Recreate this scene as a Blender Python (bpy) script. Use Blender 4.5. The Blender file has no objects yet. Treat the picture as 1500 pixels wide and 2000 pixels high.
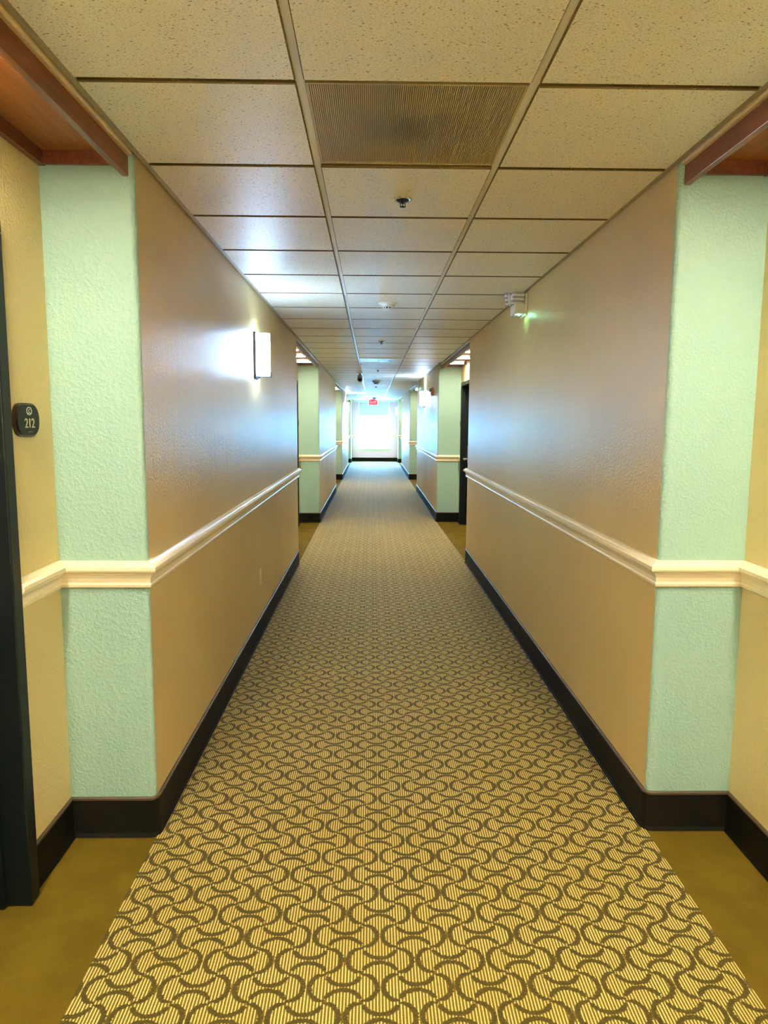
import bpy, bmesh, math, random
from mathutils import Matrix, Vector
random.seed(7)
scene = bpy.context.scene
COL = scene.collection
PI = math.pi

# ------------------------------------------------------------------ camera
F_PX, PITCH, YAW, ROLL, CAM_H = 1399.7, .1242, .0173, .0053, 1.513
fw = Vector((math.sin(YAW)*math.cos(PITCH), math.cos(YAW)*math.cos(PITCH), -math.sin(PITCH)))
rt = Vector((math.cos(YAW), -math.sin(YAW), 0)); up = rt.cross(fw)
r2 = rt*math.cos(ROLL) + up*math.sin(ROLL); u2 = -rt*math.sin(ROLL) + up*math.cos(ROLL)
cam_data = bpy.data.cameras.new('camera'); cam = bpy.data.objects.new('camera', cam_data); COL.objects.link(cam)
cam.matrix_world = Matrix(((r2.x, u2.x, -fw.x, 0), (r2.y, u2.y, -fw.y, 0), (r2.z, u2.z, -fw.z, CAM_H), (0, 0, 0, 1)))
cam_data.sensor_fit = 'HORIZONTAL'; cam_data.sensor_width = 36; cam_data.lens = 36*F_PX/1500
cam_data.clip_start = .05; cam_data.clip_end = 300
scene.camera = cam

# ------------------------------------------------------------------ world, daylight, exposure
world = bpy.data.worlds.new('daylight'); scene.world = world; world.use_nodes = True
wn = world.node_tree; wn.nodes.clear()
wo = wn.nodes.new('ShaderNodeOutputWorld'); wb = wn.nodes.new('ShaderNodeBackground')
wb.inputs['Color'].default_value = (.16, .56, 1, 1); wb.inputs['Strength'].default_value = 14
wn.links.new(wb.outputs[0], wo.inputs[0])
WARM, COOL = (1, .92, .70), (.44, .67, 1)
WARM_POWER, COOL_GLASS, COOL_BULB, FILL_TOP, FILL_GLASS = 36, 10, 8, 620, 11
FAR_GLASS, FAR_TOP, SIDE_GLOW, WARM_FAR = 10, 110, .12, 31
scene.view_settings.view_transform = 'Standard'; scene.view_settings.look = 'None'
scene.view_settings.exposure = 3.42; scene.view_settings.gamma = 1; scene.view_settings.use_curve_mapping = False
scene.cycles.use_denoising = True; scene.cycles.sample_clamp_indirect = 3
scene.cycles.max_bounces = 8; scene.cycles.diffuse_bounces = 6; scene.cycles.glossy_bounces = 3
scene.cycles.use_adaptive_sampling = True; scene.cycles.adaptive_threshold = .14
scene.cycles.caustics_reflective = False; scene.cycles.caustics_refractive = False

# ------------------------------------------------------------------ plan of the corridor (metres; camera stands at x 0, y 0)
XL, XR1, XR2 = -.787, 1.033, .998          # corridor wall faces
AL, AR = -1.095, 1.342                     # back walls of the door alcoves
ZC = 2.389                                 # face of the ceiling grid
TILE, X1, Y0 = .6096, -.189, 1.974         # ceiling module
X2 = X1 + TILE
YBACK, YEND = -5.34, 28.15
LSEC = [(YBACK, -.62), (2.49, 7.63), (10.80, 15.75), (19.02, 24.05), (27.2, YEND)]
RSEC = [(YBACK, -.62), (2.517, 7.74), (10.92, 15.9), (19.15, 24.15), (27.3, YEND)]
BB = .149                                  # base height
RAIL0, RAIL1 = .932, 1.027                 # chair rail

# ------------------------------------------------------------------ material helpers
class S:
    """a socket with arithmetic"""
    def __init__(s, nt, sock): s.nt, s.k = nt, sock
    def m(s, op, b=None, c=None):
        n = s.nt.nodes.new('ShaderNodeMath'); n.operation = op
        for i, v in enumerate((s, b, c)):
            if v is None: continue
            if isinstance(v, S): s.nt.links.new(v.k, n.inputs[i])
            else: n.inputs[i].default_value = v
        return S(s.nt, n.outputs[0])
    def __add__(s, b): return s.m('ADD', b)
    def __sub__(s, b): return s.m('SUBTRACT', b)
    def __mul__(s, b): return s.m('MULTIPLY', b)
    def step(s, lo, hi):
        n = s.nt.nodes.new('ShaderNodeMapRange'); n.interpolation_type = 'SMOOTHSTEP'
        s.nt.links.new(s.k, n.inputs[0]); n.inputs[1].default_value = lo; n.inputs[2].default_value = hi
        return S(s.nt, n.outputs[0])

class Mat:
    def __init__(s, name, color=(.8, .8, .8), rough=.5, spec=.5, metal=0):
        s.m = bpy.data.materials.new(name); s.m.use_nodes = True; s.nt = s.m.node_tree
        s.b = s.nt.nodes['Principled BSDF']
        s.b.inputs['Base Color'].default_value = (*color, 1); s.b.inputs['Roughness'].default_value = rough
        s.b.inputs['Specular IOR Level'].default_value = spec; s.b.inputs['Metallic'].default_value = metal
    def co(s):
        n = s.nt.nodes.new('ShaderNodeTexCoord'); return S(s.nt, n.outputs['Object'])
    def scaled(s, co, sc, rot=(0, 0, 0)):
        n = s.nt.nodes.new('ShaderNodeMapping'); s.nt.links.new(co.k, n.inputs[0]); n.inputs['Scale'].default_value = sc
        n.inputs['Rotation'].default_value = rot
        return S(s.nt, n.outputs[0])
    def xyz(s, co):
        n = s.nt.nodes.new('ShaderNodeSeparateXYZ'); s.nt.links.new(co.k, n.inputs[0])
        return [S(s.nt, o) for o in n.outputs]
    def noise(s, co, scale, detail=3, rough=.5, dist=0):
        n = s.nt.nodes.new('ShaderNodeTexNoise'); s.nt.links.new(co.k, n.inputs['Vector'])
        n.inputs['Scale'].default_value = scale; n.inputs['Detail'].default_value = detail
        n.inputs['Roughness'].default_value = rough; n.inputs['Distortion'].default_value = dist
        return S(s.nt, n.outputs[0])
    def voronoi(s, co, scale, out=0):
        n = s.nt.nodes.new('ShaderNodeTexVoronoi'); s.nt.links.new(co.k, n.inputs['Vector']); n.inputs['Scale'].default_value = scale
        return S(s.nt, n.outputs[out])
    def mix(s, f, a, b):
        n = s.nt.nodes.new('ShaderNodeMix'); n.data_type = 'RGBA'
        if isinstance(f, S): s.nt.links.new(f.k, n.inputs[0])
        else: n.inputs[0].default_value = f
        for i, v in ((6, a), (7, b)):
            if isinstance(v, S): s.nt.links.new(v.k, n.inputs[i])
            else: n.inputs[i].default_value = (*v, 1)
        return S(s.nt, n.outputs[2])
    def color(s, c): s.nt.links.new(c.k, s.b.inputs['Base Color']); return s
    def rough(s, c): s.nt.links.new(c.k, s.b.inputs['Roughness']); return s
    def bump(s, h, strength=.3, dist=.002):
        n = s.nt.nodes.new('ShaderNodeBump'); n.inputs['Strength'].default_value = strength; n.inputs['Distance'].default_value = dist
        s.nt.links.new(h.k, n.inputs['Height']); s.nt.links.new(n.outputs[0], s.b.inputs['Normal']); return s
    def emit(s, color, strength):
        s.b.inputs['Emission Color'].default_value = (*color, 1); s.b.inputs['Emission Strength'].default_value = strength; s.m.cycles.emission_sampling = 'FRONT'; return s

def paint(name, color, rough, bump, spec=.5, scale=95, streak=0):
    """rolled wall paint with a knocked-down orange-peel relief"""
    m = Mat(name, color, rough, spec); co = m.co()
    a = m.noise(co, scale, 2, .5).step(.42, .66); b = m.noise(co, scale*2.6, 2)
    t = m.noise(co, 1.3, 3)
    m.color(m.mix(t.step(.3, .75), tuple(c*.95 for c in color), tuple(min(1, c*1.04) for c in color)))
    hgt = a + b*.35
    if streak: hgt = hgt + m.noise(m.scaled(co, (9, 9, .5)), 2.2, 4, .6)*streak
    m.bump(hgt, bump, .002)
    return m.m

M = {}
M['tan'] = paint('tan_wall_paint', (.62, .465, .19), .42, .22, 1.0, streak=2.5)
M['ochre'] = paint('ochre_alcove_paint', (.68, .55, .25), .5, .5)
M['green'] = paint('mint_green_paint', (.31, .475, .40), .5, .55)
M['endwall'] = paint('pale_beige_paint', (.74, .54, .76), .5, .2)
M['cream_trim'] = Mat('cream_moulding_paint', (.82, .72, .50), .32).m
M['white'] = Mat('white_plastic', (.80, .80, .77), .4).m
M['white_metal'] = Mat('white_enamel', (.78, .77, .72), .38).m
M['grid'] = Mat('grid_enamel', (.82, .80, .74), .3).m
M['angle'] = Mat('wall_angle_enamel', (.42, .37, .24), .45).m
M['ivory'] = Mat('ivory_plastic', (.78, .70, .48), .35).m
M['black'] = Mat('black_plastic', (.02, .022, .025), .4).m
M['chrome'] = Mat('chrome', (.8, .8, .82), .08, metal=1).m
M['steel'] = Mat('brushed_steel', (.55, .55, .56), .3, metal=1).m
M['bronze'] = Mat('dark_bronze_metal', (.035, .04, .045), .3, metal=.6).m
M['grey'] = Mat('grey_plastic', (.30, .31, .32), .4).m
M['tan_plastic'] = Mat('tan_plastic', (.36, .22, .10), .45).m
M['dark'] = Mat('dark_cavity', (.012, .012, .014), .8).m

def wood(name, c0, c1, rough=.4, axis='Y'):
    m = Mat(name, c0, rough); co = m.co()
    sc = (26, 1.4, 26) if axis == 'Y' else (1.4, 26, 26)
    if axis == 'Z': sc = (26, 26, 1.4)
    g = m.noise(m.scaled(co, sc), 2.2, 4, .6, .6)
    m.color(m.mix(g.step(.3, .7), c0, c1)).bump(g, .03, .001)
    return m.m
M['wood'] = wood('red_brown_stained_wood', (.13, .034, .016), (.23, .068, .026), .3)
M['plywood'] = wood('orange_veneer', (.27, .085, .016), (.37, .125, .028), .45)
M['door_paint'] = wood('dark_espresso_door', (.012, .011, .012), (.022, .018, .017), .38, 'Z')
M['frame_paint'] = Mat('dark_green_black_frame', (.003, .006, .0065), .45, .3).m

# acoustic tile: fissured cream mineral fibre
def tile_mat():
    m = Mat('fissured_mineral_tile', (.7, .64, .47), .48, .5); co = m.co()
    rnd = m.nt.nodes.new('ShaderNodeObjectInfo')
    off = m.nt.nodes.new('ShaderNodeVectorMath'); off.operation = 'ADD'
    comb = m.nt.nodes.new('ShaderNodeCombineXYZ')
    r = S(m.nt, rnd.outputs['Random'])*40
    for i in (0, 1): m.nt.links.new(r.k, comb.inputs[i])
    m.nt.links.new(co.k, off.inputs[0]); m.nt.links.new(comb.outputs[0], off.inputs[1])
    cc = S(m.nt, off.outputs[0])
    fine = m.noise(m.scaled(cc, (1, 1.5, 1), (0, 0, .6)), 190, 1, .5).step(.60, .67)
    big = m.voronoi(m.scaled(cc, (1, 1.5, 1), (0, 0, -.5)), 62)
    gate = m.noise(cc, 62, 1).step(.47, .52)
    pit = (big*-1 + .24).step(0, .1)*gate
    h = fine*.55 + pit
    t = m.noise(cc, 3, 2)
    base = m.mix(t, (.88, .83, .70), (.92, .88, .75))
    m.color(m.mix(fine*.75, base, (.40, .33, .17)))
    c2 = m.mix(pit, S(m.nt, m.b.inputs['Base Color'].links[0].from_socket), (.30, .24, .09)); m.color(c2)
    m.bump(h*-1, .3, .0015)
    return m.m
M['tile'] = tile_mat()
def edge_mat():  # shade of the tile grooves put into the edge colour, with pale ragged flecks
    m = Mat('shaded_tile_edge', (.25, .2, .1), .9, .1); co = m.co()
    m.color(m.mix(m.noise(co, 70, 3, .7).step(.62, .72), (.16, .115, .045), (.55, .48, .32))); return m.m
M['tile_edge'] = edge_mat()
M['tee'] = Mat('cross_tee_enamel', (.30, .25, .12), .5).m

# carpets
def pile(name, c0, c1, scale=900, vertical=False):
    m = Mat(name, c0, .9, .12); co = m.co()
    n = m.noise(co, scale, 2, .6); big = m.noise(co, 5.5, 4, .6)
    f = n.step(.3, .7)*.55 + big.step(.3, .7)*.45
    m.color(m.mix(f, c0, c1)).bump(n, .5, .003)
    m.b.inputs['Sheen Weight'].default_value = .0; m.b.inputs['Sheen Roughness'].default_value = .4
    return m.m
M['brown_carpet'] = pile('plain_brown_carpet', (.095, .058, .004), (.175, .115, .010), 520)
M['base_carpet'] = pile('dark_carpet_base', (.0015, .0013, .0008), (.008, .0062, .003), 520)
for k_, v_ in (('Roughness', .55), ('Specular IOR Level', .15)): M['base_carpet'].node_tree.nodes['Principled BSDF'].inputs[k_].default_value = v_
M['base_cap'] = Mat('brown_vinyl_cap', (.085, .055, .03), .45).m

def carpet_mat():
    m = Mat('patterned_carpet', (.5, .4, .2), .8, .2); co = m.co()
    nz = m.nt.nodes.new('ShaderNodeTexNoise'); m.nt.links.new(co.k, nz.inputs['Vector']); nz.inputs['Scale'].default_value = 170
    nz.inputs['Detail'].default_value = 2
    nx, ny, _ = m.xyz(S(m.nt, nz.outputs['Color']))
    x, y, _ = m.xyz(co)
    sx, sy = .1, .098
    u = (x + (-.027 + .05 + 10))*(1/sx) + (nx - .5)*.13
    v = (y + (-1.859 + .049 + 9.8))*(1/sy) + (ny - .5)*.13
    # note: whole-cell offsets (100 cells each way) keep the bone cells on even parity
    h = .415; R = (h*h + .25)/(2*h); c0 = R - h
    def parity(a, b): return ((a + b)*.5).m('FRACT')*4 - 1            # even -> -1, odd -> +1
    def arcs(p, q, flip, lo):
        i = (p + .5).m('FLOOR'); d = p - i; j = q.m('FLOOR'); e = q - j - .5
        sg = parity(i, j)
        if flip: sg = sg*-1
        dd = d*sg + c0
        dist = ((dd*dd + e*e).m('SQRT') - R).m('ABSOLUTE')
        keep = (d*sg).step(lo - .02, lo + .02)
        return (dist*-1 + .092).step(0, .035)*keep
    a = arcs(u, v, False, -.03); b = arcs(v, u, True, .10)
    line = a.m('MAXIMUM', b)
    rib = (x*(2*PI/.0088)).m('SINE')*.5 + .5
    yb = (y*(2*PI/.006)).m('SINE')*.5 + .5
    rb = (rib*.85 + yb*.1 + (nx - .5)*.4).step(.45, .88)
    wear = m.noise(co, 2.2, 4)
    cream = m.mix(wear.step(.3, .7), (.68, .55, .18), (.76, .63, .24))
    body = m.mix(rb, (.16, .098, .005), cream)
    m.color(m.mix(line, body, m.mix(nx.step(.3, .7), (.048, .033, .002), (.090, .060, .004))))
    m.b.inputs['Sheen Weight'].default_value = .2; m.b.inputs['Sheen Roughness'].default_value = .4
    return m.m
M['carpet'] = carpet_mat()

# lamps, glass
M['warm_lamp'] = Mat('glowing_warm_tube', (.9, .88, .8), .5).emit(WARM, WARM_POWER).m
M['warm_lamp_far'] = Mat('glowing_warm_lens_far', (.9, .88, .8), .5).emit(WARM, WARM_FAR).m
M['warm_side'] = Mat('lens_side_glow', (.9, .88, .8), .5).emit(WARM, SIDE_GLOW).m
M['far_glass'] = Mat('glowing_opal_glass_far', (.9, .92, .95), .3).emit(COOL, FAR_GLASS).m
M['far_top'] = Mat('glowing_cool_top_far', (.9, .9, .9), .5).emit(COOL, FAR_TOP).m
M['cool_glass'] = Mat('glowing_opal_glass', (.9, .92, .95), .3).emit(COOL, COOL_GLASS).m
M['cool_bulb'] = Mat('glowing_cool_bulb', (.9, .9, .9), .5).emit(COOL, COOL_BULB).m
M['dim_glass'] = Mat('faint_opal_glass', (.9, .92, .95), .3).emit(COOL, .5).m
M['fill_top'] = Mat('glowing_fill_top', (.9, .9, .9), .5).emit(WARM, FILL_TOP).m  # this and the next: fill light of the sconces added behind the viewer
M['fill_glass'] = Mat('glowing_fill_glass', (.9, .88, .8), .3).emit(WARM, FILL_GLASS).m
M['led'] = Mat('green_indicator', (.1, .8, .4), .4).emit((.25, 1, .55), 30).m
def lens_mat():
    m = Mat('prismatic_lamp_lens', (.75, .78, .8), .15); co = m.co()
    x, y, z = m.xyz(co)
    g = ((z*(2*PI/.026)).m('SINE')*.5 + .5).step(.3, .6); g2 = ((x*(2*PI/.012)).m('SINE')*.5 + .5).step(.2, .8)
    m.color(m.mix(g*(g2*.5 + .5), (.85, .86, .88), (.30, .31, .34))).bump(g + g2*.4, .6, .004)
    return m.m
M['lens'] = lens_mat()
def glass_mat():
    m = bpy.data.materials.new('window_glass'); m.use_nodes = True; nt = m.node_tree; nt.nodes.clear()
    o = nt.nodes.new('ShaderNodeOutputMaterial'); mx = nt.nodes.new('ShaderNodeMixShader')
    t = nt.nodes.new('ShaderNodeBsdfTransparent'); g = nt.nodes.new('ShaderNodeBsdfGlossy'); g.inputs['Roughness'].default_value = .02
    t.inputs[0].default_value = (.95, .98, 1, 1)
    mx.inputs[0].default_value = .05
    nt.links.new(t.outputs[0], mx.inputs[1]); nt.links.new(g.outputs[0], mx.inputs[2]); nt.links.new(mx.outputs[0], o.inputs[0])
    return m
M['glass'] = glass_mat()
def shade_mat():
    m = bpy.data.materials.new('pale_roller_shade_fabric'); m.use_nodes = True; nt = m.node_tree; nt.nodes.clear()
    o = nt.nodes.new('ShaderNodeOutputMaterial'); mx = nt.nodes.new('ShaderNodeMixShader'); mx.inputs[0].default_value = .008
    d = nt.nodes.new('ShaderNodeBsdfDiffuse'); t = nt.nodes.new('ShaderNodeBsdfTranslucent')
    d.inputs[0].default_value = (.55, .6, .62, 1); t.inputs[0].default_value = (1, .6, .42, 1)
    nt.links.new(d.outputs[0], mx.inputs[1]); nt.links.new(t.outputs[0], mx.inputs[2]); nt.links.new(mx.outputs[0], o.inputs[0])
    return m
M['shade'] = shade_mat()
M['red'] = Mat('red_sign_face', (.75, .02, .05), .4).emit((1, .02, .07), .10).m
M['sign_white'] = Mat('lit_letters', (.9, .8, .8), .4).emit((1, .6, .66), .07).m
M['plaque'] = Mat('charcoal_plaque', (.012, .013, .010), .55, .25).m
M['plaque_rim'] = Mat('bronze_rim', (.07, .042, .022), .3, metal=.5).m
M['plaque_gold'] = Mat('pale_gold_figures', (.46, .43, .25), .4).m
M['plaque_silver'] = Mat('silver_emblem', (.55, .58, .58), .35).m
M['plaque_pink'] = Mat('rose_emblem_mark', (.50, .26, .22), .4).m
def grille_mat(name, a, b):
    m = Mat(name, a, .55); co = m.co(); x, y, z = m.xyz(co)
    # dust drawn into the middle of the return grille
    d = ((x - .116)*(x - .116)*14 + (y - 2.28)*(y - 2.28)*26).m('SQRT')
    f = (d*-1 + 1.0 + m.noise(co, 9, 4, .65)*.9).step(.55, 1.5)
    m.color(m.mix(f, a, b)); return m.m
M['grille'] = grille_mat('dusty_grille_enamel', (.55, .45, .24), (.36, .29, .18))
M['grille_back'] = grille_mat('grille_backing', (.17, .12, .04), (.10, .075, .04))
def ground_mat():
    m = Mat('pale_concrete', (.5, .5, .48), .9); co = m.co(); m.color(m.mix(m.noise(co, 1.5, 4), (.42, .42, .4), (.56, .56, .54))); return m.m
M['ground'] = ground_mat()

# ------------------------------------------------------------------ mesh helpers
def mesh_from(name, bm, mats, smooth=False):
    me = bpy.data.meshes.new(name); bmesh.ops.recalc_face_normals(bm, faces=bm.faces[:]); bm.to_mesh(me); bm.free()
    for mm in (mats if isinstance(mats, (list, tuple)) else [mats]): me.materials.append(M[mm] if isinstance(mm, str) else mm)
    if smooth:
        for p in me.polygons: p.use_smooth = True
    return me
def obj(name, bm, mats, parent=None, smooth=False, loc=None):
    me = bm if isinstance(bm, bpy.types.Mesh) else mesh_from(name, bm, mats, smooth)
    o = bpy.data.objects.new(name, me); COL.objects.link(o)
    if loc: o.location = loc
    if parent: o.parent = parent
    return o
def tag(o, label=None, cat=None, group=None, kind=None):
    for k, v in (('label', label), ('category', cat), ('group', group), ('kind', kind)):
        if v: o[k] = v
    return o
def empty(name, loc=(0, 0, 0), rz=0):
    o = bpy.data.objects.new(name, None); COL.objects.link(o); o.location = loc; o.rotation_euler.z = rz; o.empty_display_size = .05
    return o
def copy_tree(o, parent=None):
    c = o.copy(); COL.objects.link(c); c.parent = parent
    for ch in [k for k in o.children]: copy_tree(ch, c)
    return c
def box(bm, x0, x1, y0, y1, z0, z1, mi=0, bev=0, seg=2):
    r = bmesh.ops.create_cube(bm, size=1)
    vs = r['verts']
    for v in vs: v.co = Vector(((x0 + x1)/2 + v.co.x*(x1 - x0), (y0 + y1)/2 + v.co.y*(y1 - y0), (z0 + z1)/2 + v.co.z*(z1 - z0)))
    fs = {f for v in vs for f in v.link_faces}
    for f in fs: f.material_index = mi
    if bev:
        es = {e for v in vs for e in v.link_edges}
        bmesh.ops.bevel(bm, geom=list(es), offset=bev, segments=seg, affect='EDGES', profile=.5)
    return bm
def B(*a, **k): return box(bmesh.new(), *a, **k)
def lathe(bm, prof, n=24, center=(0, 0, 0), axis='Z', mi=0):
    """prof: (radius, height) pairs from one end to the other"""
    rings = []
    for r, h in prof:
        ring = []
        for k in range(n):
            a = 2*PI*k/n; p = (r*math.cos(a), r*math.sin(a), h)
            if axis == 'X': p = (p[2], p[0], p[1])
            if axis == 'Y': p = (p[0], p[2], p[1])
            ring.append(bm.verts.new(Vector(p) + Vector(center)))
        rings.append(ring)
    for a, b in zip(rings, rings[1:]):
        for k in range(n):
            f = bm.faces.new((a[k], a[(k + 1) % n], b[(k + 1) % n], b[k])); f.material_index = mi
    for ring in (rings[0], rings[-1]):
        f = bm.faces.new(ring); f.material_index = mi
    return bm
def prism(bm, pts, z0, z1, mi=0, axis='Z'):
    def P(p, h): return {'Z': (p[0], p[1], h), 'X': (h, p[0], p[1]), 'Y': (p[0], h, p[1])}[axis]
    a = [bm.verts.new(P(p, z0)) for p in pts]; b = [bm.verts.new(P(p, z1)) for p in pts]
    n = len(pts); side = []
    for f in (bm.faces.new(a), bm.faces.new(b)): f.material_index = mi
    for k in range(n):
        f = bm.faces.new((a[k], a[(k + 1) % n], b[(k + 1) % n], b[k])); f.material_index = mi; side.append(f)
    return side
def round_path(path, idx, r, n=5):
    """replace the corners in idx by arcs of radius r"""
    out = []
    for k, p in enumerate(path):
        if k not in idx: out.append(p); continue
        p = Vector(p); a = (Vector(path[k-1]) - p).normalized(); b = (Vector(path[k+1]) - p).normalized()
        c = p + (a + b)*r
        for t in range(n + 1):
            th = t/n*PI/2
            q = c - b*r*math.cos(th) - a*r*math.sin(th)
            out.append((q.x, q.y))
    return out
def sweep(bm, path, prof, side=1, mi=None):
    n = len(path); m = len(prof); rows = []
    dirs = [(Vector(path[k+1]) - Vector(path[k])).normalized() for k in range(n - 1)]
    nor = [Vector((d.y, -d.x))*side for d in dirs]
    for k in range(n):
        a = nor[max(0, k-1)]; b = nor[min(n-2, k)]
        mt = (a + b)/(1 + a.dot(b))
        rows.append([bm.verts.new((path[k][0] + mt.x*d, path[k][1] + mt.y*d, z)) for d, z in prof])
    for a, b in zip(rows, rows[1:]):
        for q in range(m):
            f = bm.faces.new((a[q], a[(q+1) % m], b[(q+1) % m], b[q]))
            if mi: f.material_index = mi[q]
    for r in (rows[0], rows[-1]): bm.faces.new(r)
    return bm

# ------------------------------------------------------------------ floor
def structure(o, label, cat): return tag(o, label, cat, kind='structure')
fl = obj('floor', B(XL - .6, XR1 + .6, YBACK - .2, YEND + .25, -.22, -.004), 'brown_carpet')
structure(fl, 'plain brown carpet of the corridor floor showing in the door alcoves', 'floor')
bm = bmesh.new()
pts = [(XL, YBACK), (XR1, YBACK), (XR1, 7.74), (XR2, 10.92), (XR2, YEND), (XL, YEND)]
prism(bm, pts, -.006, .0)
obj('patterned_runner', bm, 'carpet', fl)

# ------------------------------------------------------------------ walls
RAIL = [(0, RAIL0), (.010, RAIL0), (.013, RAIL0 + .004), (.015, RAIL0 + .012), (.012, RAIL0 + .018), (.013, RAIL0 + .034), (.019, RAIL0 + .046),
        (.023, RAIL0 + .050), (.023, RAIL0 + .055), (.036, RAIL0 + .060), (.039, RAIL0 + .066), (.039, RAIL0 + .078), (.034, RAIL0 + .082),
        (.026, RAIL0 + .084), (.022, RAIL0 + .090), (.012, RAIL1), (0, RAIL1)]
BASE = [(0, -.002), (.016, -.002), (.009, .012), (.007, BB - .012), (.010, BB - .010), (.010, BB - .003), (.006, BB), (0, BB)]
BASE_MI = [0, 0, 0, 1, 1, 1, 1, 0]
LOFF, ROFF, ROFF0 = .335, .235, .48                   # wall between alcove corner and door frame
DOOR_W, DOOR_H = 1.0, 2.10                # outer size of the frame
WALL_TOP = 2.47
words = ['behind the viewer', 'nearest', 'second', 'third', 'fourth']

def wall_section(side, k, ya, yb, xf, xa):
    """a stretch of corridor wall standing proud of the alcoves, ends green"""
    s = 1 if side == 'left' else -1
    xo = xa - s*.16
    last = yb >= YEND - .01; first = ya <= YBACK + .01
    path = [(xo, ya), (xf, ya), (xf, yb), (xo, yb)]
    rounded = [i for i in (1, 2) if not (i == 2 and last) and not (i == 1 and first)]
    pp = round_path(path, rounded, .02)
    bm = bmesh.new(); sides = prism(bm, pp, -.1, WALL_TOP)
    for f in sides:
        f.normal_update(); n = f.normal
        if abs(n.x) < .995 and (abs(n.y) > .02): f.material_index = 1
    o = obj('wall_' + side, bm, ['tan', 'green'])
    structure(o, f'{words[k]} stretch of tan {side} corridor wall with mint green ends', 'wall')
    off = LOFF if side == 'left' else ROFF
    offa = ROFF0 if side == 'right' and k == 1 else off; offb = ROFF0 if side == 'right' and k == 0 else off
    full = []
    if not first: full += [(xa, ya - offa), (xa, ya)]
    full += [(xf, ya), (xf, yb)]
    if not last: full += [(xa, yb), (xa, yb + offb)]
    r = obj('trim_%d' % (len([q for q in bpy.data.objects if q.name.startswith('trim_')]) + 1), sweep(bmesh.new(), full, RAIL, s), 'cream_trim')
    structure(r, f'cream chair rail along the {words[k]} stretch of {side} wall', 'chair rail')
    idx = [i for i, p in enumerate(full) if p in ((xf, ya), (xf, yb)) and 0 < i < len(full) - 1]
    bpath = round_path(full, idx, .024, 4)
    b = obj('baseboard_' + side, sweep(bmesh.new(), bpath, BASE, s, BASE_MI), ['base_carpet', 'base_cap'])
    structure(b, f'dark carpeted baseboard along the {words[k]} stretch of {side} wall', 'baseboard')

for k, (a, b) in enumerate(LSEC): wall_section('left', k, a, b, XL, AL)
for k, (a, b) in enumerate(RSEC): wall_section('right', k, a, b, XR1 if k < 2 else XR2, AR)

# ------------------------------------------------------------------ alcoves: back walls, doors, soffits, lamps
def make_door(name, side, y0, y1, xa, k, which):
    s = 1 if side == 'left' else -1
    d = empty(name, (xa, (y0 + y1)/2, 0)); w = y1 - y0; fwid = .055
    def bx(a0, a1, b0, b1, z0, z1, **kw):
        x0, x1 = sorted((s*a0, s*a1)); return B(x0, x1, b0, b1, z0, z1, **kw)
    h = w/2
    for sg in (-1, 1):
        j = obj('jamb', bx(-.13, .032, *sorted((sg*h, sg*(h - fwid))), 0, DOOR_H - fwid, bev=.004), 'frame_paint', d)
        obj('door_stop', bx(-.07, -.045, *sorted((sg*(h - fwid), sg*(h - fwid - .016))), 0, DOOR_H - fwid), 'frame_paint', j)
    obj('head_jamb', bx(-.13, .032, -h, h, DOOR_H - fwid, DOOR_H, bev=.004), 'frame_paint', d)
    lf = obj('door_leaf', bx(-.125, -.08, -h + fwid + .002, h - fwid - .002, .008, DOOR_H - fwid - .003), 'door_paint', d)
    hs = 1 if which == 'far' else -1
    yl = hs*(h - fwid - .075)
    obj('lock_plate', bx(-.08, -.068, yl - .035, yl + .035, .93, 1.18, bev=.006), 'steel', lf)
    bm = bmesh.new(); lathe(bm, [(.012, -.07*s), (.012, -.015*s)], 12, (0, yl, .985), 'X')
    x0, x1 = sorted((s*-.022, s*-.002)); box(bm, x0, x1, *sorted((yl + hs*.01, yl - hs*.12)), .975, .997, bev=.005)
    obj('lever_handle', bm, 'steel', lf)
    tag(d, f'dark espresso door in a black frame, {which} door of the {["nearest", "second", "third", "last"][k]} {side} alcove', 'door', kind='structure')
    return d

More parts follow.
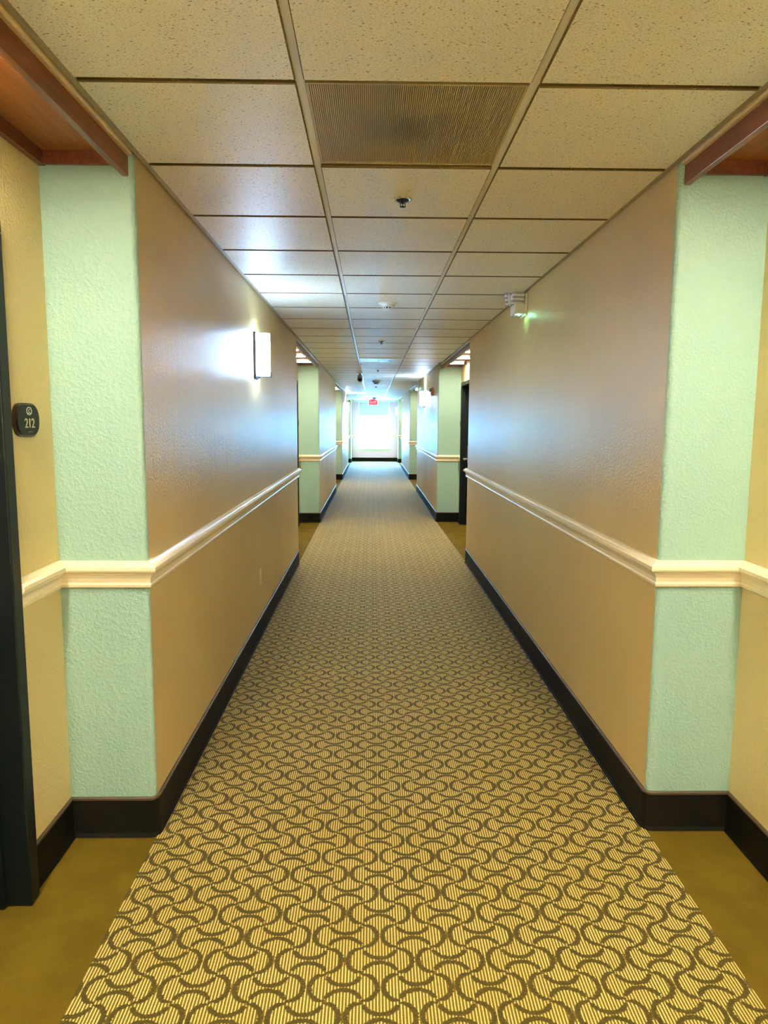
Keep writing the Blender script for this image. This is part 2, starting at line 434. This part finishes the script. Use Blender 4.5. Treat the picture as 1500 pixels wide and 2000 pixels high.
nd = 0
alcoves = []
for side, sec, xa, s in (('left', LSEC, AL, 1), ('right', RSEC, AR, -1)):
    for k in range(4):
        ya, yb = sec[k][1], sec[k + 1][0]
        xf = XL if side == 'left' else (XR1 if k < 2 else XR2)
        off = LOFF if side == 'left' else (ROFF0 if k == 0 else ROFF)
        doors = [(ya + off, ya + off + DOOR_W, 'near'), (yb - off - DOOR_W, yb - off, 'far')]
        alcoves.append((side, k, ya, yb, xa, xf, s, doors))
soffits = []
nth = ['nearest', 'second', 'third', 'last']
for side, k, ya, yb, xa, xf, s, doors in alcoves:
    xo = xa - s*.16
    x0, x1 = sorted((xo, xa)); bm = bmesh.new()
    cuts = [ya] + [q for d in doors for q in d[:2]] + [yb]
    for a, b in ((cuts[0], cuts[1]), (cuts[2], cuts[3]), (cuts[4], cuts[5])): box(bm, x0, x1, a, b, -.1, WALL_TOP)
    for d in doors: box(bm, x0, x1, d[0], d[1], DOOR_H, WALL_TOP)
    xo2 = xo - s*.05; c0, c1 = sorted((xo2, xo)); box(bm, c0, c1, ya, yb, -.1, WALL_TOP)
    o = obj('wall_alcove_' + side, bm, 'ochre')
    structure(o, f'ochre back wall of the {nth[k]} {side} door alcove', 'wall')
    # short run of rail and base between the two doors
    mid = [(xa, doors[0][1]), (xa, doors[1][0])]
    tn = len([q for q in bpy.data.objects if q.name.startswith('trim_')]) + 1
    structure(obj('trim_%d' % tn, sweep(bmesh.new(), mid, RAIL, s), 'cream_trim'), f'short cream chair rail between the doors of the {nth[k]} {side} alcove', 'chair rail')
    structure(obj('baseboard_alcove_' + side, sweep(bmesh.new(), mid, BASE, s, BASE_MI), ['base_carpet', 'base_cap']), f'short dark baseboard between the doors of the {nth[k]} {side} alcove', 'baseboard')
    for d0, d1, which in doors:
        nd += 1; make_door('door_%d' % nd, side, d0, d1, xa, k, which)
    # wooden soffit over the alcove
    sf = empty('wooden_soffit', (xf, (ya + yb)/2, ZC))
    tag(sf, f'red brown wooden soffit with glowing lamps over the {nth[k]} {side} door alcove', 'soffit', 'wooden soffits over the door alcoves')
    soffits.append(sf); hl = (yb - ya)/2; D = abs(xa - xf)
    def bx(a0, a1, b0, b1, z0, z1, **kw):          # a: distance back from the corridor face
        p, q = sorted((-s*a0, -s*a1)); return B(p, q, b0, b1, z0 - ZC, z1 - ZC, **kw)
    obj('header_bead', bx(.0, .06, -hl, hl, 2.374, 2.47, bev=.008, seg=3), 'cream_trim' if False else 'tan', sf)
    obj('fascia', bx(.016, .037, -hl, hl, 2.312, 2.376, bev=.002), 'wood', sf)
    obj('inner_lip', bx(.037, .062, -hl + .018, hl - .018, 2.334, 2.372), 'plywood', sf)
    obj('panel', bx(.06, D + .05, -hl, hl, 2.386, 2.47), 'plywood', sf)
    obj('back_rail', bx(D - .022, D, -hl, hl, 2.342, 2.386), 'wood', sf)
    for sg in (-1, 1):
        obj('end_rail', bx(.037, D - .022, *sorted((sg*hl, sg*(hl - .018))), 2.345, 2.386), 'wood', sf)

def downlight_meshes():
    can = mesh_from('lamp_housing', B(0, .21, -.07, .07, -.002, .014, bev=.003), 'white')
    bm = B(.010, .20, -.052, .052, -.036, -.002, bev=.005)
    for f in bm.faces:
        f.normal_update()
        f.material_index = 0 if f.normal.z < -.9 else 1
    return can, mesh_from('glowing_lens', bm, ['warm_lamp', 'warm_side'])
can_me, lens_me = downlight_meshes()
lens_far_me = lens_me.copy(); lens_far_me.materials[0] = M['warm_lamp_far']
for (side, k, ya, yb, xa, xf, s, doors), sf in zip(alcoves, soffits):
    for dy in (-.84, 0, .84):
        yc = .06 + dy - (.16 if k == 0 else 0)
        so = obj('lamp_housing', can_me, None, sf, loc=(xa + s*.045 - xf, yc, 2.372 - ZC)); so.rotation_euler.z = 0 if s > 0 else PI
        obj('glowing_lens', lens_me if k == 0 else lens_far_me, None, so)

# ------------------------------------------------------------------ end wall with window, back wall
WX0, WX1, WZ0, WZ1 = -.50, .65, .50, 2.275
bm = bmesh.new()
box(bm, XL - .5, WX0, YEND, YEND + .2, -.1, 2.5); box(bm, WX1, XR1 + .5, YEND, YEND + .2, -.1, 2.5)
box(bm, WX0, WX1, YEND, YEND + .2, -.1, WZ0); box(bm, WX0, WX1, YEND, YEND + .2, WZ1, 2.5)
structure(obj('wall_end', bm, 'endwall'), 'pale beige wall closing the far end of the corridor around the window', 'wall')
structure(obj('wall_back', B(XL - .5, XR1 + .5, YBACK - .2, YBACK, -.1, 2.5), 'tan'), 'tan wall closing the corridor behind the viewer', 'wall')
tn = len([q for q in bpy.data.objects if q.name.startswith('trim_')])
for i, (a, b, w) in enumerate(((XL, WX0 - .045, 'left'), (WX1 + .045, XR2, 'right'))):
    structure(obj('trim_%d' % (tn + 1 + i), sweep(bmesh.new(), [(a, YEND), (b, YEND)], RAIL, 1), 'cream_trim'), f'chair rail on the end wall {w} of the window', 'chair rail')
structure(obj('baseboard_end', sweep(bmesh.new(), [(XL, YEND), (XR2, YEND)], BASE, 1, BASE_MI), ['base_carpet', 'base_cap']), 'dark baseboard under the window on the end wall', 'baseboard')
crown = [(0, 2.30), (.012, 2.305), (.02, 2.33), (.05, 2.37), (.055, 2.389), (0, 2.389)]
structure(obj('trim_%d' % (tn + 3), sweep(bmesh.new(), [(XL, YEND), (XR2, YEND)], crown, 1), 'white_metal'), 'white crown moulding at the top of the end wall', 'crown moulding')

win = empty('window_1', ((WX0 + WX1)/2, YEND, WZ0))
structure(win, 'tall bright window with a half lowered pale shade at the corridor end', 'window')
ww, wh = (WX1 - WX0)/2, WZ1 - WZ0
for sg in (-1, 1):
    obj('side_casing', B(*sorted((sg*ww, sg*(ww + .045))), -.02, 0, -.01, wh + .045, bev=.004), 'white_metal', win)
    obj('sash_stile', B(*sorted((sg*ww, sg*(ww - .03))), .06, .11, 0, wh), 'white_metal', win)
obj('head_casing', B(-ww, ww, -.02, 0, wh, wh + .045, bev=.004), 'white_metal', win)
obj('window_sill', B(-ww - .075, ww + .075, -.055, .06, -.03, 0, bev=.006), 'white_metal', win)
obj('apron', B(-ww - .045, ww + .045, -.016, 0, -.085, -.03, bev=.004), 'white_metal', win)
for z0, z1 in ((0, .035), (wh - .03, wh), (wh - .475, wh - .44)):
    obj('sash_rail', B(-ww + .03, ww - .03, .06, .11, z0, z1), 'white_metal', win)
obj('pane', B(-ww + .03, ww - .03, .083, .089, .035, wh - .475), 'glass', win)
obj('pane', B(-ww + .03, ww - .03, .083, .089, wh - .44, wh - .03), 'glass', win)
sh = obj('roller_shade', B(-ww + .012, ww - .012, .035, .038, wh - .465, wh - .03), 'shade', win)
bm = bmesh.new(); lathe(bm, [(.022, -ww + .01), (.022, ww - .01)], 14, (0, .036, wh - .028), 'X'); obj('shade_roll', bm, 'white', sh, smooth=True)
obj('hem_bar', B(-ww + .012, ww - .012, .030, .043, wh - .485, wh - .463, bev=.003), 'white', sh)

# daylight guide through the window opening
pl = bpy.data.lights.new('window_portal', 'AREA'); pl.shape = 'RECTANGLE'; pl.size = WX1 - WX0; pl.size_y = WZ1 - WZ0
pl.cycles.is_portal = True
po = bpy.data.objects.new('window_portal', pl); COL.objects.link(po); po.location = ((WX0 + WX1)/2, YEND + .19, (WZ0 + WZ1)/2)
po.rotation_euler = (-PI/2, 0, 0)

# outside
structure(obj('ground', B(-60, 60, YEND + 1, YEND + 120, -3.4, -3.2), 'ground'), 'pale sunlit paving outside the far window', 'ground')
# ------------------------------------------------------------------ suspended ceiling
ce = obj('ceiling', B(XL - .02, XR1 + .02, YBACK - .1, YEND + .1, 2.43, 2.5), 'dark')
structure(ce, 'suspended ceiling of square fissured tiles in an enamelled grid', 'ceiling')
rows = range(-12, 43)
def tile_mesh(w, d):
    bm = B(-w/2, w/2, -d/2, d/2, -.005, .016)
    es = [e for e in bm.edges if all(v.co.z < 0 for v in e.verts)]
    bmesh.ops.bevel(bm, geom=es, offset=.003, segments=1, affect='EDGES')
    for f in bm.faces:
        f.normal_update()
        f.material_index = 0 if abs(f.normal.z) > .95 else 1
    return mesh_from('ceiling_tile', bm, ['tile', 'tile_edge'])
tiles = {}
G = .0105
for r in rows:
    ya, yb = Y0 + r*TILE + G, Y0 + (r+1)*TILE - G
    ya, yb = max(ya, YBACK + .02), min(yb, YEND - .02)
    if yb - ya < .05: continue
    xr = XR1 if ya < 10.5 else XR2
    for c, (xa, xb) in enumerate(((XL + .022, X1 - G), (X1 + G, X2 - G), (X2 + G, xr - .022))):
        if c == 1 and r == 0: continue
        key = (round(xb-xa, 3), round(yb-ya, 3), c == 1 and r == 13)
        if key not in tiles: tiles[key] = tile_mesh(xb-xa, yb-ya)
        if c == 1 and r == 13: continue
        obj('ceiling_tile', tiles[key], None, ce, loc=((xa+xb)/2, (ya+yb)/2, ZC - .002))
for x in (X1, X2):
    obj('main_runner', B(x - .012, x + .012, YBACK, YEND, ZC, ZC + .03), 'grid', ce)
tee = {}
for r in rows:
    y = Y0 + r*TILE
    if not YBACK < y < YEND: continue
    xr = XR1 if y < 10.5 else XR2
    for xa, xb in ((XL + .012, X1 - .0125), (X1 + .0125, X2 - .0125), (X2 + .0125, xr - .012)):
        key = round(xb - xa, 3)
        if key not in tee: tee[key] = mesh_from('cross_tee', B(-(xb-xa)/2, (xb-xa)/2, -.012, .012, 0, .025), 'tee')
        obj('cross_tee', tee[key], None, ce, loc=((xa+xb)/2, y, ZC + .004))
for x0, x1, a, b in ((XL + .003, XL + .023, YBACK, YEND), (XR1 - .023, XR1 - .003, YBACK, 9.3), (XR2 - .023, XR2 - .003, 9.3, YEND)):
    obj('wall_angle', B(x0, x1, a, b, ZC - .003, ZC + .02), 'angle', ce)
for y0 in (9.28,):
    obj('closure_strip', B(XR2 - .022, XR1, y0, y0 + .02, ZC - .003, ZC + .02), 'grid', ce)

# return-air grille in the middle row
gx0, gx1, gy0, gy1 = X1 + .013, X2 - .013, Y0 + .013, Y0 + TILE - .013
gr = empty('return_grille', ((gx0+gx1)/2, (gy0+gy1)/2, ZC))
tag(gr, 'dusty ribbed return air grille set in the near ceiling grid', 'air grille')
def rel(o, root): o.matrix_parent_inverse = Matrix.Translation(root.location).inverted(); return o
rel(obj('backing', B(gx0, gx1, gy0, gy1, ZC + .004, ZC + .012), 'grille_back', gr), gr)
bm = bmesh.new(); nr = 104
for i in range(nr):
    x = gx0 + .006 + (gx1 - gx0 - .012)*i/(nr - 1)
    box(bm, x - .0016, x + .0016, gy0 + .004, gy1 - .004, ZC - .001, ZC + .004)
tag(rel(obj('perforated_ribs', bm, 'grille', gr), gr), kind='stuff')
for a in ((gx0, gx1, gy0, gy0 + .006), (gx0, gx1, gy1 - .006, gy1), (gx0, gx0 + .005, gy0 + .006, gy1 - .006), (gx1 - .005, gx1, gy0 + .006, gy1 - .006)):
    rel(obj('grille_frame', B(*a, ZC - .002, ZC + .004), 'grille', gr), gr)
# white panel further on
py0 = Y0 + 13*TILE
wp = empty('ceiling_panel', ((X1+X2)/2, py0 + TILE/2, ZC)); tag(wp, 'plain white metal panel in place of a ceiling tile between the second alcoves', 'panel')
obj('panel_face', B(-TILE/2 + .013, TILE/2 - .013, -TILE/2 + .013, TILE/2 - .013, -.014, .004, bev=.004), 'white_metal', wp)
for x in (-.02, .13): 
    bm = bmesh.new(); lathe(bm, [(.012, -.019), (.014, -.013)], 10, (x, .05, 0)); obj('screw', bm, 'grey', wp)

# ------------------------------------------------------------------ sprinklers
def sprinkler():
    t = empty('sprinkler')
    bm = bmesh.new(); lathe(bm, [(.012, -.001), (.024, -.001), (.025, -.007), (.033, -.009), (.0375, -.006), (.039, 0)], 28); obj('escutcheon', bm, 'chrome', t, smooth=True)
    bm = bmesh.new(); lathe(bm, [(.0245, -.0012), (.0245, -.0085)], 24); obj('dark_cup', bm, 'dark', t)
    bm = bmesh.new(); lathe(bm, [(.008, -.006), (.0085, -.016), (.006, -.018), (.006, -.022)], 14); obj('stem', bm, 'bronze', t)
    for sg in (-1, 1):
        bm = bmesh.new(); box(bm, sg*.0095 - .0018, sg*.0095 + .0018, -.003, .003, -.030, -.014); obj('frame_arm', bm, 'bronze', t)
    bm = bmesh.new(); lathe(bm, [(.0025, -.020), (.0025, -.030)], 8); obj('bulb', bm, 'tan_plastic', t)
    bm = bmesh.new(); lathe(bm, [(.004, -.029), (.012, -.031), (.013, -.033), (.004, -.035)], 16); d = obj('deflector', bm, 'bronze', t)
    return t
sp0 = sprinkler()
for i, (x, y, lab) in enumerate(((.118, 2.935, 'chrome sprinkler head on the ceiling just beyond the return grille'),
                                 (.100, 7.88, 'sprinkler head on the ceiling at the second alcoves'),
                                 (.098, 12.17, 'sprinkler head on the ceiling beyond the white panel'),
                                 (.095, 17.7, 'sprinkler head on the ceiling between the two far smoke detectors'))):
    t = sp0 if i == 0 else copy_tree(sp0)
    t.location = (x, y, ZC - .005); tag(t, lab, 'sprinkler', 'ceiling sprinklers')

# ------------------------------------------------------------------ smoke detectors
def detector(loc, matn, label, sc=1):
    t = empty('smoke_detector', loc); t.scale = (sc, sc, sc)
    bm = bmesh.new(); lathe(bm, [(.066, 0), (.068, -.006), (.064, -.012), (.052, -.014)], 32); obj('base_ring', bm, matn, t, smooth=True)
    bm = bmesh.new(); lathe(bm, [(.052, -.012), (.055, -.018), (.050, -.028), (.037, -.032)], 32); obj('body', bm, matn, t, smooth=True)
    bm = bmesh.new(); lathe(bm, [(.029, -.030), (.029, -.044)], 24); ch = obj('sensing_chamber', bm, 'dark', t)
    for k in range(8):
        a = 2*PI*k/8 + .2
        bm = B(-.003, .003, -.004, .004, -.044, -.031)
        bmesh.ops.transform(bm, matrix=Matrix.Rotation(a, 4, 'Z') @ Matrix.Translation((.031, 0, 0)), verts=bm.verts)
        obj('vane', bm, matn, ch)
    bm = bmesh.new(); lathe(bm, [(.034, -.043), (.035, -.047), (.030, -.050), (.012, -.052)], 28); obj('cap', bm, matn, t, smooth=True)
    tag(t, label, 'smoke detector', 'smoke detectors')
detector((.112, 5.40, ZC - .006), 'white', 'white smoke detector on the ceiling beside the first wall sconce')
detector((.088, 15.27, ZC - .006), 'grey', 'grey domed smoke detector before the third alcoves', 1.35)
detector((.078, 25.4, ZC - .006), 'grey', 'small grey smoke detector just before the exit sign', 1.2)

# ------------------------------------------------------------------ security camera hanging from the left runner
sc_ = empty('security_camera', (-.212, 12.75, ZC)); tag(sc_, 'grey security camera hanging from the left ceiling runner', 'camera')
bm = bmesh.new(); lathe(bm, [(.052, 0), (.052, -.018), (.040, -.024)], 20); obj('mount', bm, 'white', sc_, smooth=True)
bm = bmesh.new(); lathe(bm, [(.016, -.02), (.016, -.06)], 12); obj('neck', bm, 'grey', sc_)
bm = bmesh.new(); lathe(bm, [(.030, .07), (.046, .06), (.048, -.06), (.044, -.075), (.034, -.078)], 20)
bmesh.ops.transform(bm, matrix=Matrix.Translation((0, -.01, -.105)) @ Matrix.Rotation(.45, 4, 'X') @ Matrix.Rotation(PI/2, 4, 'X') @ Matrix.Rotation(PI, 4, 'X'), verts=bm.verts)
cb = obj('housing', bm, 'grey', sc_, smooth=True)
bm = bmesh.new(); lathe(bm, [(.032, -.074), (.033, -.082), (.02, -.086)], 18)
R_ = Matrix.Translation((0, -.01, -.105)) @ Matrix.Rotation(.45, 4, 'X') @ Matrix.Rotation(-PI/2, 4, 'X')
bmesh.ops.transform(bm, matrix=R_, verts=bm.verts); obj('lens', bm, 'black', cb, smooth=True)

# ------------------------------------------------------------------ wall sconces
def sconce():
    t = empty('wall_sconce')           # local: wall at x=0, projecting +x, z from the bottom of the plate
    obj('back_plate', B(0, .016, -.062, .062, 0, .305, bev=.003), 'bronze', t)
    bm = bmesh.new(); n = 20; W, D, T = .056, .088, .004
    def arc(w, d): return [(.014 + d*math.sin(PI*k/n)**.75, w*math.cos(PI*k/n)) for k in range(n + 1)]
    o_, i_ = arc(W, D), arc(W - T, D - T)
    lo, hi = .026, .298
    vo = [[bm.verts.new((x, y, z)) for x, y in o_] for z in (lo, hi)]; vi = [[bm.verts.new((x, y, z)) for x, y in i_] for z in (lo, hi)]
    for k in range(n):
        bm.faces.new((vo[0][k], vo[0][k+1], vo[1][k+1], vo[1][k])); bm.faces.new((vi[0][k+1], vi[0][k], vi[1][k], vi[1][k+1]))
        bm.faces.new((vo[1][k], vo[1][k+1], vi[1][k+1], vi[1][k])); bm.faces.new((vo[0][k+1], vo[0][k], vi[0][k], vi[0][k+1]))
    for f in bm.faces:
        f.material_index = 1
    for f in bm.faces:
        if all(any(v is q for r_ in vo for q in r_) for v in f.verts): f.material_index = 0
    obj('glass_shade', bm, ['cool_glass', 'white'], t, smooth=False)
    bm = bmesh.new(); prism(bm, [(x*.97 + .0005, y*.94) for x, y in i_], .262, .268); obj('top_diffuser', bm, 'cool_bulb', t)
    bm = bmesh.new(); prism(bm, [(x*.97 + .0005, y*.94) for x, y in i_], .032, .036); obj('bottom_diffuser', bm, 'cool_glass', t)
    bm = bmesh.new(); lathe(bm, [(.004, .012), (.004, .104)], 10, (0, 0, .016), 'X'); lathe(bm, [(.010, .022), (.010, .036)], 12, (0, 0, .016), 'X'); obj('lower_arm', bm, 'bronze', t)
    obj('glass_clip', B(.102, .110, -.012, .012, .010, .046, bev=.002), 'bronze', t)
    return t
sc0 = sconce()
for i, (x, y, z, rz, lab) in enumerate(((XL, 4.92, 1.80, 0, 'glowing opal wall sconce on the nearest stretch of left wall'),
                                        (XR2, 13.62, 1.80, PI, 'glowing opal wall sconce on the second stretch of right wall'),
                                        (XL, 21.6, 1.80, 0, 'glowing opal wall sconce on the third stretch of left wall'),
                                        (XR2, 27.65, 1.80, PI, 'glowing opal wall sconce on the right wall beside the far window'))):
    t = sc0 if i == 0 else copy_tree(sc0)
    t.location = (x, y, z); t.rotation_euler.z = rz; tag(t, lab, 'wall lamp', 'opal wall sconces')
    if i in (1, 2):
        for c in t.children:
            if c.name.startswith(('glass_shade', 'bottom_diff')): c.data = c.data.copy(); c.data.materials[0] = M['far_glass']
            if c.name.startswith('top_diff'): c.data = c.data.copy(); c.data.materials[0] = M['far_top']
    if i == 3:                                     # the dim one by the window
        for c in t.children:
            if c.name.startswith(('glass_shade', 'top_diff', 'bottom_diff')): c.data = c.data.copy(); c.data.materials[0] = M['dim_glass']

# unseen warm sconces added behind the viewer as fill for the near end
for x, rz, w in ((XL, 0, 'left'), (XR1, PI, 'right')):
    for y, q in ((-.86, 'nearer'), (-3.1, 'farther')):
        t = copy_tree(sc0); t.location = (x, y, 1.72); t.rotation_euler.z = rz
        tag(t, f'{q} added warm fill sconce on the {w} wall behind the viewer', 'wall lamp', 'opal wall sconces')
        for c in t.children:
            for key, mm in (('glass_shade', 'fill_glass'), ('top_diffuser', 'fill_top'), ('bottom_diffuser', 'fill_glass')):
                if c.name.startswith(key): c.data = c.data.copy(); c.data.materials[0] = M[mm]

# ------------------------------------------------------------------ emergency lights
def emergency(name='emergency_light', lit=True):
    t = empty(name)                    # local: wall at x=0, projecting -x, camera side -y
    obj('wall_plate', B(-.014, 0, -.09, .09, -.01, .135, bev=.004), 'ivory', t)
    bd = obj('body', B(-.085, -.014, -.075, .075, 0, .07, bev=.006), 'white', t)
    bm = bmesh.new(); lathe(bm, [(.005, 0), (.006, -.004), (.004, -.008)], 12, (-.05, -.05, 0)); obj('indicator', bm, 'led', bd)
    for k, (px, py, tilt, yaw) in enumerate(((-.058, -.055, .15, .15), (-.125, .02, .15, -1.75))):
        bm = bmesh.new(); box(bm, -.04, .04, -.008, .012, -.05, .05, bev=.007)
        Tm = Matrix.Translation((px, py, .105)) @ Matrix.Rotation(yaw, 4, 'Z') @ Matrix.Rotation(tilt, 4, 'X') @ Matrix.Rotation(.18, 4, 'Y')
        bmesh.ops.transform(bm, matrix=Tm, verts=bm.verts); hd = obj('lamp_lens', bm, 'lens', t)
        bm = bmesh.new(); lathe(bm, [(.046, .010), (.044, .024), (.030, .046), (.012, .056)], 20, axis='Y')
        bmesh.ops.transform(bm, matrix=Tm, verts=bm.verts); obj('lamp_shell', bm, 'white', hd, smooth=True)
        bm = bmesh.new(); lathe(bm, [(.009, .06), (.009, .09)], 10, (px*.9, py*.8, 0)); obj('swivel', bm, 'white', t)
    return t
em = emergency(); em.location = (XR1, 4.97, 2.238); tag(em, 'white twin head emergency light with green indicator on the right wall', 'emergency light', 'emergency lights')
gl = bpy.data.lights.new('indicator_glow', 'SPOT'); gl.color = (.2, 1, .5); gl.energy = .06; gl.spot_size = .7; gl.spot_blend = 1; gl.shadow_soft_size = .004
go = bpy.data.objects.new('indicator_glow', gl); COL.objects.link(go); go.parent = em; go.location = (-.035, -.05, -.010); go.rotation_euler = (0, -.22, 0)
e2 = copy_tree(em); e2.location = (XR2, 15.45, 2.238); tag(e2, 'emergency light high on the right wall beside the third alcove', 'emergency light', 'emergency lights')

# horn strobe
hs = empty('alarm_sounder', (XR2, 11.85, 1.95)); tag(hs, 'small tan alarm sounder on the right wall past the second alcove', 'alarm')
obj('back_box', B(-.03, 0, -.055, .055, 0, .135, bev=.004), 'tan_plastic', hs)
obj('strobe_lens', B(-.06, -.03, -.035, .035, .065, .12, bev=.008), 'tan_plastic', hs)
obj('horn', B(-.042, -.03, -.045, .045, .010, .055, bev=.006), 'tan_plastic', hs)

# outlets
def outlet(loc, s, label):
    t = empty('power_outlet', loc)
    obj('cover_plate', B(*sorted((0, s*.006)), -.035, .035, -.057, .057, bev=.002), 'ivory', t)
    for z in (-.026, .026):
        r = obj('receptacle', B(*sorted((s*.005, s*.008)), -.016, .016, z - .014, z + .014, bev=.001), 'ivory', t)
        for y in (-.006, .006): obj('slot', B(*sorted((s*.0075, s*.0085)), y - .001, y + .001, z - .004, z + .006), 'dark', r)
    tag(t, label, 'outlet', 'wall outlets')
outlet((XL, 4.99, .425), 1, 'ivory power outlet low on the nearest left wall')
outlet((XR2, 13.9, .40), -1, 'ivory power outlet low on the second right wall')

# ------------------------------------------------------------------ room plaques
def plaque_mesh(w, h, x0, x1, mat_):
    """barrel shaped plate, drawn in y (width) and z (height)"""
    pts = []
    for q in range(48):
        a = 2*PI*q/48; c, s_ = math.cos(a), math.sin(a)
        pts.append((w*math.copysign(abs(c)**.5, c), h*math.copysign(abs(s_)**.9, s_)))
    bm = bmesh.new(); prism(bm, pts, x0, x1, axis='X'); return mesh_from('plate', bm, mat_)
PW, PH = .078, .053
plate_me = plaque_mesh(PW, PH, 0, .010, 'plaque_rim'); face_me = plaque_mesh(PW - .007, PH - .006, .009, .0155, 'plaque')
def plaque(loc, s, label):
    t = empty('room_plaque', loc, 0 if s > 0 else PI)
    obj('rim', plate_me, None, t); obj('face', face_me, None, t)
    tag(t, label, 'room sign', 'room plaques'); return t
pq = plaque((AL, 2.292, 1.515), 1, 'dark barrel shaped plaque numbered 212 beside the near left door')
cu = bpy.data.curves.new('digits', 'FONT'); cu.body = '212'; cu.size = .040; cu.align_x = 'CENTER'; cu.extrude = .0008; cu.space_character = .98
tmp = bpy.data.objects.new('tmp_digits', cu); COL.objects.link(tmp); bpy.context.view_layer.update()
me = bpy.data.meshes.new_from_object(tmp.evaluated_get(bpy.context.evaluated_depsgraph_get())); bpy.data.objects.remove(tmp)
# text plane -> wall plane facing +x: text x runs along +y, text y runs along +z
me.transform(Matrix(((0, 0, 1, .0162), (1.12, 0, 0, .004), (0, 1.05, 0, -.024), (0, 0, 0, 1)))); me.materials.clear(); me.materials.append(M['plaque_gold'])
obj('numerals', me, None, pq)
def ring(bm, r0, r1, cy, cz, ky=1, a0=0, a1=2*PI, n=28, x0=.0155, x1=.0165):
    pr = []
    for q in range(n + 1):
        a = a0 + (a1 - a0)*q/n
        pr.append([bm.verts.new((x, cy + r*math.cos(a)*ky, cz + r*math.sin(a))) for r, x in ((r0, x0), (r1, x0), (r1, x1), (r0, x1))])
    for a, b in zip(pr, pr[1:]):
        for q in range(4): bm.faces.new((a[q], a[(q+1) % 4], b[(q+1) % 4], b[q]))
bm = bmesh.new(); ring(bm, .0105, .0128, .004, .028, 1.4); box(bm, .0155, .0163, -.006, .014, .0205, .0220); em_ = obj('emblem', bm, 'plaque_silver', pq)
bm = bmesh.new(); ring(bm, .0035, .0062, .006, .0285, 1.2, 1.0, 5.0, 16); obj('emblem_mark', bm, 'plaque_pink', em_)
bm = bmesh.new()
for y, z in ((-.002, -.036), (.002, -.036), (-.002, -.040), (.010, -.036), (.018, -.036), (.018, -.040)): lathe(bm, [(.001, .0155), (.0008, .0166)], 6, (0, y, z), 'X')
obj('braille_dots', bm, 'plaque_gold', pq)
plaque((AR, RSEC[2][0] - .125, 1.5), -1, 'dark room plaque beside the door of the second right alcove')
plaque((AL, LSEC[2][0] - .20, 1.5), 1, 'dark room plaque in the second left alcove')

# ------------------------------------------------------------------ exit sign and corner devices at the far end
ex = empty('exit_sign', (.045, 27.2, ZC)); tag(ex, 'red lit exit sign hanging from the ceiling before the far window', 'exit sign')
obj('canopy', B(-.075, .075, -.03, .03, -.04, 0, bev=.005), 'red', ex)
hb = obj('housing', B(-.15, .15, -.02, .02, -.215, -.04, bev=.006), 'red', ex)
cu = bpy.data.curves.new('exit_text', 'FONT'); cu.body = 'EXIT'; cu.size = .135; cu.align_x = 'CENTER'; cu.extrude = .0015
tmp = bpy.data.objects.new('tmp_exit', cu); COL.objects.link(tmp); bpy.context.view_layer.update()
me = bpy.data.meshes.new_from_object(tmp.evaluated_get(bpy.context.evaluated_depsgraph_get())); bpy.data.objects.remove(tmp)
me.transform(Matrix(((.85, 0, 0, 0), (0, 0, -1, -.021), (0, 1, 0, -.175), (0, 0, 0, 1)))); me.materials.clear(); me.materials.append(M['sign_white'])
obj('lettering', me, None, hb)
for x, s, w in ((XL + .002, 1, 'left'), (XR2 - .002, -1, 'right')):
    t = empty('corner_sensor', (x, YEND - .07, 2.23)); tag(t, f'small white sensor in the upper {w} corner of the end wall', 'sensor', 'corner sensors by the far window')
    bm = bmesh.new(); prism(bm, [(0, .04), (s*.10, .10), (s*.10, .14), (0, .14)], -.06, .03, axis='Y'); obj('housing', bm, 'white', t)
    bm = bmesh.new(); lathe(bm, [(.014, -.066), (.014, -.059)], 12, (s*.06, 0, .11), 'Y'); obj('eye', bm, 'grey', t)
